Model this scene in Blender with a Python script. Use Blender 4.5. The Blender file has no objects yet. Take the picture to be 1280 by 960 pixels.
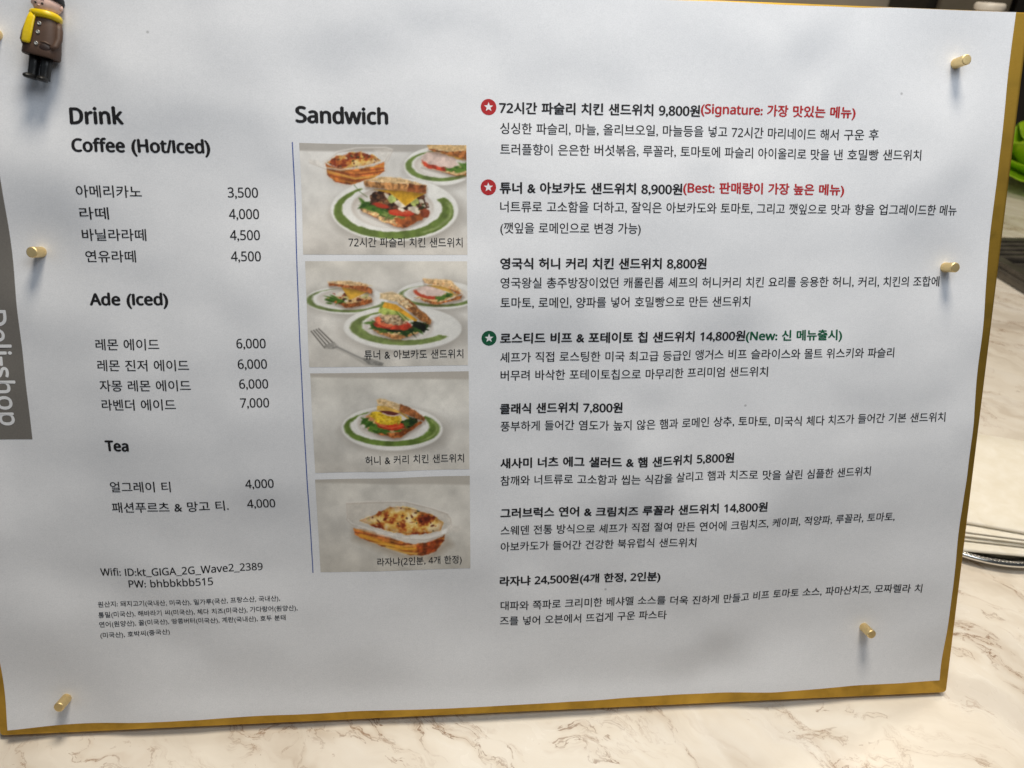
import bpy, bmesh, math, random
import numpy as np
from mathutils import Matrix, Vector

random.seed(7)
SC = bpy.context.scene
COL = SC.collection

# ---------------------------------------------------------------- camera
cam_data = bpy.data.cameras.new('camera')
cam_data.sensor_width = 36.0
cam_data.lens = 26.72
cam_data.clip_start = 0.01
cam_data.clip_end = 50.0
cam_data.dof.use_dof = True
cam_data.dof.focus_distance = 0.338
cam_data.dof.aperture_fstop = 17.0
cam = bpy.data.objects.new('camera', cam_data)
COL.objects.link(cam)
cr = Matrix(((0.9959039, 0.0067103, -0.0901690),
             (-0.0811923, 0.5052262, -0.8591591),
             (0.0397905, 0.8629609, 0.5037016)))
cam.matrix_world = Matrix.Translation((-0.02462, -0.22194, 0.30393)) @ cr.to_4x4()
SC.camera = cam

# ---------------------------------------------------------------- light
world = bpy.data.worlds.new('World')
SC.world = world
world.use_nodes = True
bg = world.node_tree.nodes['Background']
bg.inputs[0].default_value = (0.80, 0.88, 1.0, 1)
bg.inputs[1].default_value = 0.05


def area(name, loc, target, size, power, color, size_y=None):
    d = bpy.data.lights.new(name, 'AREA')
    d.shape = 'RECTANGLE' if size_y else 'DISK'
    d.size = size
    if size_y:
        d.size_y = size_y
    d.energy = power
    d.color = color
    o = bpy.data.objects.new(name, d)
    COL.objects.link(o)
    v = Vector(target) - Vector(loc)
    o.location = loc
    o.rotation_euler = v.to_track_quat('-Z', 'Y').to_euler()
    return o


area('ceiling_lamp', (0.10, 0.07, 1.15), (0.08, 0.07, 0.1), 0.30, 9.8, (1.0, 0.90, 0.75))
area('sheet_fill', (0.14, -0.20, 0.62), (0.06, 0.50, 0.44), 0.40, 1.62, (0.88, 0.94, 1.0), 0.30)  # added fill, no real fixture: brightens the upper part of the sheet
area('ceiling_lamp', (0.9, 0.8, 1.5), (0.8, 0.6, 0.0), 0.35, 5.2, (1.0, 0.88, 0.72))
area('window_light', (-1.3, -1.3, 1.1), (0.0, 0.0, 0.15), 1.0, 2.4, (0.84, 0.92, 1.0), 1.0)

SC.view_settings.view_transform = 'Standard'
SC.view_settings.look = 'None'
SC.view_settings.exposure = 0.0
SC.view_settings.gamma = 1.0
SC.cycles.use_denoising = True

# ---------------------------------------------------------------- frames
MM = 0.001
# paper frame: x right, y up along the sheet, n towards the reader (metres)
M_PAPER = Matrix(((0.9999755, -0.0069999, 0.0, -0.0000437),
                  (0.0023941, 0.3420118, -0.9396926, 0.0021376),
                  (0.0065778, 0.9396696, 0.3420201, 0.0058729),
                  (0, 0, 0, 1)))
TH = math.radians(20)
M_BOARD = Matrix(((1, 0, 0, 0),
                  (0, math.sin(TH), -math.cos(TH), 0),
                  (0, math.cos(TH), math.sin(TH), 0),
                  (0, 0, 0, 1)))


# ---------------------------------------------------------------- helpers
def srgb(r, g, b):
    def f(c):
        c /= 255.0
        return c / 12.92 if c <= 0.04045 else ((c + 0.055) / 1.055) ** 2.4
    return (f(r), f(g), f(b), 1.0)


def mat(name, color, rough=0.5, metal=0.0, spec=0.5):
    m = bpy.data.materials.new(name)
    m.use_nodes = True
    p = m.node_tree.nodes['Principled BSDF']
    p.inputs['Base Color'].default_value = color
    p.inputs['Roughness'].default_value = rough
    p.inputs['Metallic'].default_value = metal
    p.inputs['Specular IOR Level'].default_value = spec
    return m


def nodes(m):
    nt = m.node_tree
    return nt, nt.nodes, nt.links, nt.nodes['Principled BSDF']


def noise(nt, scale, detail=4.0, rough=0.55, dist=0.0, vec=None):
    n = nt.nodes.new('ShaderNodeTexNoise')
    n.inputs['Scale'].default_value = scale
    n.inputs['Detail'].default_value = detail
    n.inputs['Roughness'].default_value = rough
    n.inputs['Distortion'].default_value = dist
    if vec is not None:
        nt.links.new(vec, n.inputs['Vector'])
    return n


def ramp(nt, fac, stops):
    r = nt.nodes.new('ShaderNodeValToRGB')
    e = r.color_ramp.elements
    while len(e) < len(stops):
        e.new(0.5)
    for i, (p, c) in enumerate(stops):
        e[i].position = p
        e[i].color = c
    nt.links.new(fac, r.inputs[0])
    return r


def mix(nt, fac, a, b, mode='MIX'):
    n = nt.nodes.new('ShaderNodeMix')
    n.data_type = 'RGBA'
    n.blend_type = mode
    for sock, v in ((0, fac), (6, a), (7, b)):
        if isinstance(v, (int, float)):
            n.inputs[sock].default_value = v
        elif isinstance(v, tuple):
            n.inputs[sock].default_value = v
        else:
            nt.links.new(v, n.inputs[sock])
    return n.outputs[2]


def bump(nt, height, strength, dist):
    b = nt.nodes.new('ShaderNodeBump')
    b.inputs['Strength'].default_value = strength
    b.inputs['Distance'].default_value = dist
    nt.links.new(height, b.inputs['Height'])
    return b


def coord(nt, scale=(1, 1, 1), rot=(0, 0, 0), out='Object'):
    t = nt.nodes.new('ShaderNodeTexCoord')
    mp = nt.nodes.new('ShaderNodeMapping')
    mp.inputs['Scale'].default_value = scale
    mp.inputs['Rotation'].default_value = rot
    nt.links.new(t.outputs[out], mp.inputs['Vector'])
    return mp.outputs[0]


def link(name, me, material=None, parent=None, smooth=True):
    if material is not None and not me.materials:
        me.materials.append(material)
    o = bpy.data.objects.new(name, me)
    COL.objects.link(o)
    if parent is not None:
        o.parent = parent
    if smooth:
        me.shade_smooth()
    return o


def from_bm(name, bm, material=None, parent=None, smooth=True, sharp=None):
    bmesh.ops.recalc_face_normals(bm, faces=bm.faces)
    me = bpy.data.meshes.new(name)
    bm.to_mesh(me)
    bm.free()
    o = link(name, me, material, parent, smooth)
    if sharp is not None:
        me.set_sharp_from_angle(angle=math.radians(sharp))
    return o


def empty(name, matrix):
    o = bpy.data.objects.new(name, None)
    COL.objects.link(o)
    o.matrix_world = matrix
    o.empty_display_size = 0.01
    return o


def tag(o, label, cat, group=None):
    o['label'] = label
    o['category'] = cat
    if group:
        o['group'] = group
    return o


def structure(o):
    o['kind'] = 'structure'
    return o


def box(bm, lo, hi, m=None):
    r = bmesh.ops.create_cube(bm, size=1.0)
    c = [(a + b) / 2 for a, b in zip(lo, hi)]
    s = [b - a for a, b in zip(lo, hi)]
    mt = Matrix.Translation(c) @ Matrix.Diagonal((*s, 1))
    if m is not None:
        mt = m @ mt
    bmesh.ops.transform(bm, matrix=mt, verts=r['verts'])
    return r['verts']


def bevel(bm, w, seg=2):
    bmesh.ops.bevel(bm, geom=list(bm.edges), offset=w, segments=seg, profile=0.6, affect='EDGES')


def lathe(bm, prof, seg=32, m=None):
    """prof: list of (r, z)"""
    rings = []
    for r, z in prof:
        if r < 1e-7:
            rings.append([bm.verts.new((0, 0, z))])
        else:
            rings.append([bm.verts.new((r * math.cos(2 * math.pi * k / seg), r * math.sin(2 * math.pi * k / seg), z)) for k in range(seg)])
    for a, b in zip(rings[:-1], rings[1:]):
        for k in range(seg):
            k2 = (k + 1) % seg
            if len(a) == 1 and len(b) == 1:
                continue
            if len(a) == 1:
                bm.faces.new((a[0], b[k], b[k2]))
            elif len(b) == 1:
                bm.faces.new((a[k], b[0], a[k2]))
            else:
                bm.faces.new((a[k], b[k], b[k2], a[k2]))
    if m is not None:
        bmesh.ops.transform(bm, matrix=m, verts=[v for ring in rings for v in ring])


def loft(bm, rings, cap=True):
    vs = [[bm.verts.new(p) for p in ring] for ring in rings]
    n = len(vs[0])
    for a, b in zip(vs[:-1], vs[1:]):
        for k in range(n):
            bm.faces.new((a[k], b[k], b[(k + 1) % n], a[(k + 1) % n]))
    if cap:
        bm.faces.new(vs[0])
        bm.faces.new(vs[-1])


def superring(cx, cy, cz, rx, rz, e=2.6, n=32):
    """ring in the x/z plane at height cy"""
    out = []
    for k in range(n):
        t = 2 * math.pi * k / n
        c, s = math.cos(t), math.sin(t)
        out.append((cx + rx * math.copysign(abs(c) ** (2 / e), c), cy, cz + rz * math.copysign(abs(s) ** (2 / e), s)))
    return out


def tube(bm, pts, rad, seg=12, cap=True):
    pts = [Vector(p) for p in pts]
    if not isinstance(rad, (list, tuple)):
        rad = [rad] * len(pts)
    rings = []
    up = Vector((0.123, 0.31, 0.94))
    for i, p in enumerate(pts):
        d = (pts[min(i + 1, len(pts) - 1)] - pts[max(i - 1, 0)]).normalized()
        a = d.cross(up).normalized()
        b = d.cross(a)
        rings.append([tuple(p + rad[i] * (math.cos(2 * math.pi * k / seg) * a + math.sin(2 * math.pi * k / seg) * b)) for k in range(seg)])
    loft(bm, rings, cap)


# ---------------------------------------------------------------- materials
def marble_material():
    m = mat('cream_marble', srgb(238, 230, 214), 0.22)
    nt, N, L, p = nodes(m)
    co = coord(nt, (1, 1, 1), (0, 0, math.radians(38)))
    warp = noise(nt, 7.0, 5.0, 0.6, 0.0, co)
    add = nt.nodes.new('ShaderNodeVectorMath')
    add.operation = 'MULTIPLY_ADD'
    add.inputs[1].default_value = (0.10, 0.10, 0.10)
    L.new(warp.outputs['Color'], add.inputs[0])
    L.new(co, add.inputs[2])
    st = nt.nodes.new('ShaderNodeMapping')
    st.inputs['Scale'].default_value = (0.62, 1.7, 1.0)
    L.new(add.outputs[0], st.inputs['Vector'])

    def vein(scale, width, seed, detail=3.0, rough=0.55):
        mp = nt.nodes.new('ShaderNodeMapping')
        mp.inputs['Location'].default_value = (seed, seed * 0.7, seed * 1.3)
        L.new(st.outputs[0], mp.inputs['Vector'])
        n = noise(nt, scale, detail, rough, 0.4, mp.outputs[0])
        s = nt.nodes.new('ShaderNodeMath'); s.operation = 'SUBTRACT'; s.inputs[1].default_value = 0.5
        L.new(n.outputs[0], s.inputs[0])
        a = nt.nodes.new('ShaderNodeMath'); a.operation = 'ABSOLUTE'
        L.new(s.outputs[0], a.inputs[0])
        r = nt.nodes.new('ShaderNodeMapRange')
        r.inputs['From Min'].default_value = 0.0
        r.inputs['From Max'].default_value = width
        r.inputs['To Min'].default_value = 1.0
        r.inputs['To Max'].default_value = 0.0
        r.interpolation_type = 'SMOOTHERSTEP'
        L.new(a.outputs[0], r.inputs['Value'])
        return r.outputs[0]

    def mask(scale, lo, hi, seed):
        mp = nt.nodes.new('ShaderNodeMapping')
        mp.inputs['Location'].default_value = (seed, -seed, seed)
        L.new(st.outputs[0], mp.inputs['Vector'])
        n = noise(nt, scale, 3.0, 0.6, 0.0, mp.outputs[0])
        r = nt.nodes.new('ShaderNodeMapRange')
        r.inputs['From Min'].default_value = lo
        r.inputs['From Max'].default_value = hi
        L.new(n.outputs[0], r.inputs['Value'])
        return r.outputs[0]

    def mul(a, b, k=1.0):
        x = nt.nodes.new('ShaderNodeMath'); x.operation = 'MULTIPLY'
        L.new(a, x.inputs[0]); L.new(b, x.inputs[1])
        y = nt.nodes.new('ShaderNodeMath'); y.operation = 'MULTIPLY'; y.inputs[1].default_value = k
        L.new(x.outputs[0], y.inputs[0])
        return y.outputs[0]

    cloud = noise(nt, 16.0, 5.0, 0.6, 0.6, st.outputs[0])
    base = ramp(nt, cloud.outputs[0], [(0.28, srgb(222, 212, 197)), (0.50, srgb(239, 231, 218)), (0.70, srgb(246, 241, 232))])
    c = base.outputs[0]
    # soft grey-beige drifts, then brown hairlines with a faint stain around them, then short smears
    c = mix(nt, mul(vein(5.0, 0.11, 6.3), mask(7.0, 0.46, 0.68, 4.4), 0.40), c, srgb(188, 176, 164))
    c = mix(nt, mul(vein(9.0, 0.06, 3.1), mask(14.0, 0.44, 0.66, 5.0), 0.40), c, srgb(190, 172, 150))
    brk = mask(70.0, 0.36, 0.56, 3.3)
    m1 = mul(mask(8.0, 0.42, 0.58, 1.5), brk)
    c = mix(nt, mul(vein(6.0, 0.040, 8.4, 4.0, 0.6), m1, 0.28), c, srgb(176, 144, 108))
    c = mix(nt, mul(vein(6.0, 0.0075, 8.4, 8.0, 0.66), m1, 0.72), c, srgb(128, 88, 54))
    m2 = mul(mask(15.0, 0.46, 0.60, 9.5), brk)
    c = mix(nt, mul(vein(13.0, 0.05, 2.2, 3.0, 0.6), m2, 0.22), c, srgb(182, 152, 120))
    c = mix(nt, mul(vein(13.0, 0.012, 2.2, 8.0, 0.68), m2, 0.65), c, srgb(140, 102, 70))
    sm = nt.nodes.new('ShaderNodeMapping')
    sm.inputs['Scale'].default_value = (0.55, 2.4, 1.0)
    L.new(add.outputs[0], sm.inputs['Vector'])
    smear = noise(nt, 42.0, 4.0, 0.6, 0.2, sm.outputs[0])
    sr = ramp(nt, smear.outputs[0], [(0.62, (0, 0, 0, 1)), (0.74, (1, 1, 1, 1))])
    c = mix(nt, mul(sr.outputs[0], mask(9.0, 0.45, 0.62, 2.7), 0.45), c, srgb(158, 124, 92))
    L.new(c, p.inputs['Base Color'])
    rr = ramp(nt, cloud.outputs[0], [(0.3, (0.18, 0.18, 0.18, 1)), (0.7, (0.30, 0.30, 0.30, 1))])
    L.new(rr.outputs[0], p.inputs['Roughness'])
    return m


def brass_material(name, base, rough, mottled=True):
    m = mat(name, base, rough, 1.0)
    nt, N, L, p = nodes(m)
    co = coord(nt, (1, 1, 1))
    n1 = noise(nt, 60.0, 6.0, 0.65, 0.5, co)
    n2 = noise(nt, 500.0, 3.0, 0.6, 0.0, coord(nt, (0.15, 6.0, 1.0)))
    dark = tuple(c * 0.80 for c in base[:3]) + (1,)
    light = tuple(min(1, c * 1.10) for c in base[:3]) + (1,)
    c = ramp(nt, n1.outputs[0], [(0.30, dark), (0.52, base), (0.74, light)])
    L.new(c.outputs[0], p.inputs['Base Color'])
    r = ramp(nt, n1.outputs[0], [(0.3, (rough + 0.12,) * 3 + (1,)), (0.7, (rough - 0.06,) * 3 + (1,))])
    L.new(r.outputs[0], p.inputs['Roughness'])
    b = bump(nt, n2.outputs[0], 0.22, 0.0002)
    L.new(b.outputs[0], p.inputs['Normal'])
    return m


def paper_material():
    m = mat('white_paper', srgb(224, 227, 233), 0.75, 0.0, 0.25)
    nt, N, L, p = nodes(m)
    co = coord(nt)
    fine = noise(nt, 2200.0, 3.0, 0.7, 0.0, co)
    mid = noise(nt, 420.0, 3.0, 0.6, 0.0, co)
    c1 = ramp(nt, fine.outputs[0], [(0.25, srgb(208, 211, 217)), (0.75, srgb(236, 238, 243))])
    c2 = mix(nt, 0.35, c1.outputs[0], ramp(nt, mid.outputs[0], [(0.3, srgb(220, 223, 228)), (0.7, srgb(230, 232, 237))]).outputs[0])
    # sparse fibres and specks pressed into the sheet
    v = nt.nodes.new('ShaderNodeTexVoronoi')
    v.inputs['Scale'].default_value = 85.0
    L.new(co, v.inputs['Vector'])
    spot = ramp(nt, v.outputs['Distance'], [(0.03, (1, 1, 1, 1)), (0.06, (0, 0, 0, 1))])
    sel = nt.nodes.new('ShaderNodeSeparateColor')
    L.new(v.outputs['Color'], sel.inputs[0])
    gt = nt.nodes.new('ShaderNodeMath'); gt.operation = 'GREATER_THAN'; gt.inputs[1].default_value = 0.93
    L.new(sel.outputs[0], gt.inputs[0])
    mu = nt.nodes.new('ShaderNodeMath'); mu.operation = 'MULTIPLY'
    L.new(spot.outputs[0], mu.inputs[0]); L.new(gt.outputs[0], mu.inputs[1])
    mu2 = nt.nodes.new('ShaderNodeMath'); mu2.operation = 'MULTIPLY'; mu2.inputs[1].default_value = 0.5
    L.new(mu.outputs[0], mu2.inputs[0])
    c3 = mix(nt, mu2.outputs[0], c2, srgb(120, 120, 122))
    L.new(c3, p.inputs['Base Color'])
    b = bump(nt, fine.outputs[0], 0.12, 0.0001)
    L.new(b.outputs[0], p.inputs['Normal'])
    return m


def ink(name, color, k=0.18):
    m = mat(name, color, 0.7, 0.0, 0.2)
    nt, N, L, p = nodes(m)
    n = noise(nt, 1800.0, 2.0, 0.6, 0.0, coord(nt))
    hi = tuple(min(1, c * (1 + k) + 0.006) for c in color[:3]) + (1,)
    r = ramp(nt, n.outputs[0], [(0.35, color), (0.75, hi)])
    L.new(r.outputs[0], p.inputs['Base Color'])
    return m


def plastic(name, color, rough=0.35):
    m = mat(name, color, rough)
    nt, N, L, p = nodes(m)
    n = noise(nt, 700.0, 3.0, 0.6, 0.0, coord(nt))
    lo = tuple(c * 0.88 for c in color[:3]) + (1,)
    r = ramp(nt, n.outputs[0], [(0.35, lo), (0.65, color)])
    L.new(r.outputs[0], p.inputs['Base Color'])
    b = bump(nt, n.outputs[0], 0.06, 0.0003)
    L.new(b.outputs[0], p.inputs['Normal'])
    return m


MARBLE = marble_material()
BRASS = brass_material('aged_brass', (0.56, 0.355, 0.062, 1), 0.52)
BRASS_PIN = brass_material('turned_brass', (0.84, 0.66, 0.34, 1), 0.50)
PAPER = paper_material()
BLACK_INK = ink('black_ink', (0.012, 0.012, 0.014, 1))
RED_INK = ink('red_ink', srgb(168, 40, 44))
GREEN_INK = ink('green_ink', srgb(18, 84, 58))
BLUE_INK = ink('blue_ink', srgb(62, 84, 152))
GREY_INK = ink('grey_ink', srgb(114, 111, 107), 0.12)
BLANK = ink('bare_paper', srgb(226, 228, 232), 0.03)

# ---------------------------------------------------------------- counter and background
bm = bmesh.new()
box(bm, (-1.3, -0.11, -0.03), (2.4, 1.75, 0.0))
o = structure(from_bm('counter_top', bm, MARBLE, smooth=False))

WALL = mat('beige_wall_paint', srgb(176, 166, 150), 0.7)
nt, N, L, p = nodes(WALL)
n = noise(nt, 6.0, 4.0, 0.6, 0.0, coord(nt))
L.new(ramp(nt, n.outputs[0], [(0.3, srgb(168, 158, 142)), (0.7, srgb(184, 175, 160))]).outputs[0], p.inputs['Base Color'])
bm = bmesh.new()
box(bm, (-1.3, 1.30, 0.0), (2.4, 1.34, 1.2))
structure(from_bm('back_wall', bm, WALL, smooth=False))

# ---------------------------------------------------------------- brass menu board
BX0, BX1, BY0, BY1, BT = -0.2155, 0.2155, 0.0, 0.3055, 0.0075
Z0 = -BT * math.sin(TH) - 0.0001     # counter level: the leaning plate stands on its rear bottom edge
board = empty('menu_board', M_BOARD @ Matrix.Translation((0, 0, 0)))
bm = bmesh.new()
vs = box(bm, (BX0, BY0, -BT), (BX1, BY1, -0.0002))
bmesh.ops.bevel(bm, geom=[e for e in bm.edges if abs((e.verts[0].co - e.verts[1].co).z) > 0.003], offset=0.0018, segments=4, profile=0.5, affect='EDGES')
bmesh.ops.bevel(bm, geom=[e for e in bm.edges if e.is_manifold and e.calc_face_angle(0) > 1.2], offset=0.0007, segments=2, profile=0.5, affect='EDGES')
from_bm('back_plate', bm, BRASS, board, True, 35)
# rear strut that keeps the plate leaning
bm = bmesh.new()
foot = M_BOARD.inverted() @ Vector((0, 0.185, 0.003 + Z0))
top = Vector((0, 0.24, -BT - 0.002))
for s in (-1, 1):
    tube(bm, [(s * 0.05, top.y, top.z), (s * 0.07, foot.y, foot.z)], 0.003, 10)
tube(bm, [(-0.07, foot.y, foot.z), (0.07, foot.y, foot.z)], 0.003, 10)
from_bm('rear_strut', bm, BRASS, board)
tag(board, 'aged brass menu board leaning back on the marble counter behind the white sheet', 'menu board')

# ---------------------------------------------------------------- paper relief
rng = np.random.default_rng(11)


def smooth_noise(nx, ny, seed):
    g = np.random.default_rng(seed).random((ny + 3, nx + 3))

    def f(u, v):
        x = np.clip(u, 0, 1) * nx
        y = np.clip(v, 0, 1) * ny
        i = np.minimum(x.astype(int), nx - 1)
        j = np.minimum(y.astype(int), ny - 1)
        fx = x - i
        fy = y - j
        fx = fx * fx * fx * (fx * (6 * fx - 15) + 10)
        fy = fy * fy * fy * (fy * (6 * fy - 15) + 10)
        return (g[j, i] * (1 - fx) + g[j, i + 1] * fx) * (1 - fy) + (g[j + 1, i] * (1 - fx) + g[j + 1, i + 1] * fx) * fy - 0.5
    return f


SN = [(smooth_noise(5, 4, 3), 2.8), (smooth_noise(11, 8, 5), 3.2), (smooth_noise(23, 16, 8), 0.95), (smooth_noise(46, 32, 9), 0.15)]
PINS = [(187, 277, 'upper right'), (191.5, 194.6, ''), (170.1, 28.8, ''), (-186.1, 12.0, ''), (-176.8, 200.4, ''), (-184.3, 278.6, '')]


def relief(x, y, fine=True):
    """height of the sheet over the plate, x/y/result in mm"""
    x = np.asarray(x, float)
    y = np.asarray(y, float)
    u = (x + 210) / 420
    v = y / 297
    h = sum(a * f(u, v) for f, a in (SN if fine else SN[:1])) + 2.3
    g = lambda cx, cy, sx, sy, a: a * np.exp(-((x - cx) / sx) ** 2 - ((y - cy) / sy) ** 2)
    h = h + g(90, 92, 80, 60, 1.4) + g(40, -2, 150, 8, 1.5) + g(-120, 0, 40, 8, 0.6) + g(-207, 0, 16, 14, 2.6) + g(104, 0, 24, 10, 0.8)
    h = h + g(108, 297, 7, 12, -0.55) + g(146, 296, 6, 12, -0.6) + g(127, 290, 10, 14, 0.4) + g(-160, 60, 56, 56, 0.62) * np.sin((x * 0.62 + y * 0.78) / 8.5)
    h = h + g(165, 150, 30, 26, -0.7) + g(127, 268, 20, 24, 0.35) * np.sin((x * 0.8 - y * 0.6) / 4.5)
    t1 = np.clip((y - 8) / 112, 0, 1)
    t2 = np.clip((y - 150) / 140, 0, 1)
    h = h + 4.6 * t1 * t1 * (3 - 2 * t1) * (1 - t2 * t2 * (3 - 2 * t2)) * np.clip(1 - np.abs(x / 196) ** 3.5, 0, 1)
    for px, py, _ in PINS:
        d2 = (x - px) ** 2 + (y - py) ** 2
        h = h * (1 - 0.85 * np.exp(-d2 / 26.0 ** 2))
    return np.maximum(h, 0.06)


sheet = empty('menu_sheet', M_PAPER)
tag(sheet, 'large white printed sandwich and drink menu sheet pinned on the brass board', 'menu sheet')
NX, NY = 168, 119
gx, gy = np.meshgrid(np.linspace(-210, 210, NX + 1), np.linspace(0, 297, NY + 1))
gz = relief(gx, gy)
vtx = np.stack([gx, gy, gz], -1).reshape(-1, 3) * MM
idx = np.arange((NX + 1) * (NY + 1)).reshape(NY + 1, NX + 1)
faces = np.stack([idx[:-1, :-1], idx[:-1, 1:], idx[1:, 1:], idx[1:, :-1]], -1).reshape(-1, 4)
PT = 0.16
nv0 = (NX + 1) * (NY + 1)
low = np.stack([gx, gy, gz - PT], -1).reshape(-1, 3) * MM
loop = np.concatenate([idx[0, :-1], idx[:-1, -1], idx[-1, :0:-1], idx[:0:-1, 0]])
rim_v = np.concatenate([vtx[loop], low[loop]])
nl = len(loop)
rim_f = [(2 * nv0 + k, 2 * nv0 + nl + k, 2 * nv0 + nl + (k + 1) % nl, 2 * nv0 + (k + 1) % nl) for k in range(nl)]
me = bpy.data.meshes.new('paper')
me.from_pydata(np.concatenate([vtx, low, rim_v]).tolist(), [], faces.tolist() + (faces[:, ::-1] + nv0).tolist() + rim_f)
paper = link('paper', me, PAPER, sheet)


FX, FY, FD = -23.15, 203.6, 312.5


def settle(xa, ya, xb=None, yb=None):
    """where a mark measured on the flat board plane sits on the lifted sheet"""
    xb = xa if xb is None else xb
    yb = ya if yb is None else yb
    t = np.linspace(0, 1, 7)
    h = relief(xa + (xb - xa) * t, ya + (yb - ya) * t, False)
    k = float(h.mean()) / FD
    return (xa - (xa - FX) * float(h[0]) / FD, xb - (xb - FX) * float(h[-1]) / FD, -((ya + yb) / 2 - FY) * k, 1 - k)


def flat_on_sheet(name, verts2, faces, material, parent, lift=0.06):
    """mesh lying on the printed sheet; verts2 in mm"""
    v = np.asarray(verts2, float)
    z = relief(v[:, 0], v[:, 1]) + lift
    me = bpy.data.meshes.new(name)
    me.from_pydata((np.c_[v, z] * MM).tolist(), [], [tuple(f) for f in faces])
    return link(name, me, material, parent)


def strip(name, x0, y0, x1, y1, material, parent, nx, ny, lift):
    X, Y = np.meshgrid(np.linspace(x0, x1, nx + 1), np.linspace(y0, y1, ny + 1))
    ii = np.arange((nx + 1) * (ny + 1)).reshape(ny + 1, nx + 1)
    f = np.stack([ii[:-1, :-1], ii[:-1, 1:], ii[1:, 1:], ii[1:, :-1]], -1).reshape(-1, 4)
    return flat_on_sheet(name, np.c_[X.ravel(), Y.ravel()], f.tolist(), material, parent, lift)


# ---------------------------------------------------------------- printed lettering
def latin(s, bold=False):
    out = []
    for ch in s:
        o_ = ord(ch)
        if ch == 'I':
            out.append(ch)
        elif 'A' <= ch <= 'Z':
            out.append(chr((0x1D5D4 if bold else 0x1D5A0) + o_ - 65))
        elif 'a' <= ch <= 'z':
            out.append(chr((0x1D5EE if bold else 0x1D5BA) + o_ - 97))
        elif '0' <= ch <= '9':
            out.append(chr((0x1D7EC if bold else 0x1D7E2) + o_ - 48))
        else:
            out.append(ch)
    return ''.join(out)


TEXTS = []


def T(name, s, x0, y, x1, size, weight=0, material=None, parent=None, turn=False, real_bold=False):
    """one printed line between x0 and x1 (mm) on baseline y; size = type size in mm"""
    c = bpy.data.curves.new('lettering', 'FONT')
    c.body = latin(s, real_bold)
    c.size = 1.0
    c.resolution_u = 3
    c.space_word = 1.15
    t = bpy.data.objects.new('lettering', c)
    COL.objects.link(t)
    TEXTS.append((t, name, s, x0, y, x1, size, weight, material or BLACK_INK, parent, turn))


HEAD, BODY, TITLE, SMALL = 6.9, 5.2, 5.6, 3.7
T('heading', 'Drink', -161.9, 248.1, -142.4, 8.0, 1)
T('heading', 'Coffee (Hot/Iced)', -161.9, 238.0, -111.7, 6.5, 1)
T('heading', 'Sandwich', -78.4, 249.9, -43.8, 8.0, 1)
T('heading', 'Ade (Iced)', -160.7, 179.9, -131.8, 6.2, 1)
T('heading', 'Tea', -160.2, 120.8, -151.3, 6.0, 1)
for s, x0, y, x1, pr in (('아메리카노', -161.6, 221.4, -138.2, '3,500'), ('라떼', -161.2, 213.2, -150.8, '4,000'),
                         ('바닐라라떼', -161.2, 205.1, -137.8, '4,500'), ('연유라떼', -160.8, 196.9, -142.3, '4,500'),
                         ('레몬 에이드', -160.5, 162.3, -136.2, '6,000'), ('레몬 진저 에이드', -160.5, 153.9, -125.0, '6,000'),
                         ('자몽 레몬 에이드', -160.3, 145.7, -124.9, '6,000'), ('라벤더 에이드', -160.2, 137.9, -131.4, '7,000'),
                         ('얼그레이 티', -160.1, 103.5, -135.9, '4,000'), ('패션푸르츠 & 망고 티.', -160.2, 94.6, -113.6, '4,000')):
    T('drink_name', s, x0, y, x1, 5.0)
    T('drink_price', pr, -106.0, y + 0.1, -94.6, 5.25)
T('wifi_note', 'Wifi: ID:kt_GIGA_2G_Wave2_2389', -167.6, 66.6, -101.5, 4.6)
T('wifi_note', 'PW: bhbbkbb515', -156.4, 61.2, -122.0, 4.6)
for s, y, x1 in (('원산지: 돼지고기(국내산, 미국산), 밀가루(국산, 프랑스산, 국내산),', 52.9, -94.8),
                 ('통밀(미국산), 해바라기 씨(미국산), 체다 치즈(미국산), 가다랑어(원양산),', 48.3, -87.6),
                 ('연어(원양산), 꿀(미국산), 땅콩버터(미국산), 계란(국내산), 호두 분태', 44.1, -92.8),
                 ('(미국산), 호박씨(중국산)', 39.5, -141.6)):
    T('origin_note', s, -169.5, y, x1, 2.8, 0.22)
B = 'menu_item_title'
D = 'menu_item_description'
T(B, '72시간 파슬리 치킨 샌드위치 9,800원', 0.0, 254.9, 80.6, 4.9, 1)
T(B, '(Signature: 가장 맛있는 메뉴)', 81.2, 255.7, 146.6, 4.9, 1, RED_INK)
T(D, '싱싱한 파슬리, 마늘, 올리브오일, 마늘등을 넣고 72시간 마리네이드 해서 구운 후', 0.3, 247.0, 156.8, 4.8)
T(D, '트러플향이 은은한 버섯볶음, 루꼴라, 토마토에 파슬리 아이올리로 맛을 낸 호밀빵 샌드위치', 0.3, 239.0, 175.8, 4.8)
T(B, '튜너 & 아보카도 샌드위치 8,900원', 0.2, 224.2, 74.4, 4.9, 1)
T(B, '(Best: 판매량이 가장 높은 메뉴)', 75.0, 224.8, 144.3, 4.9, 1, RED_INK)
T(D, '너트류로 고소함을 더하고, 잘익은 아보카도와 토마토, 그리고 깻잎으로 맛과 향을 업그레이드한 메뉴', 0.3, 216.8, 194.6, 4.8)
T(D, '(깻잎을 로메인으로 변경 가능)', 0.3, 208.5, 57.8, 4.8)
T(B, '영국식 허니 커리 치킨 샌드위치 8,800원', 0.3, 194.3, 86.2, 4.9, 1)
T(D, '영국왕실 총주방장이었던 캐롤린롭 셰프의 허니커리 치킨 요리를 응용한 허니, 커리, 치킨의 조합에', 0.3, 186.6, 190.0, 4.8)
T(D, '토마토, 로메인, 양파를 넣어 호밀빵으로 만든 샌드위치', 0.3, 178.5, 106.1, 4.8)
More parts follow.
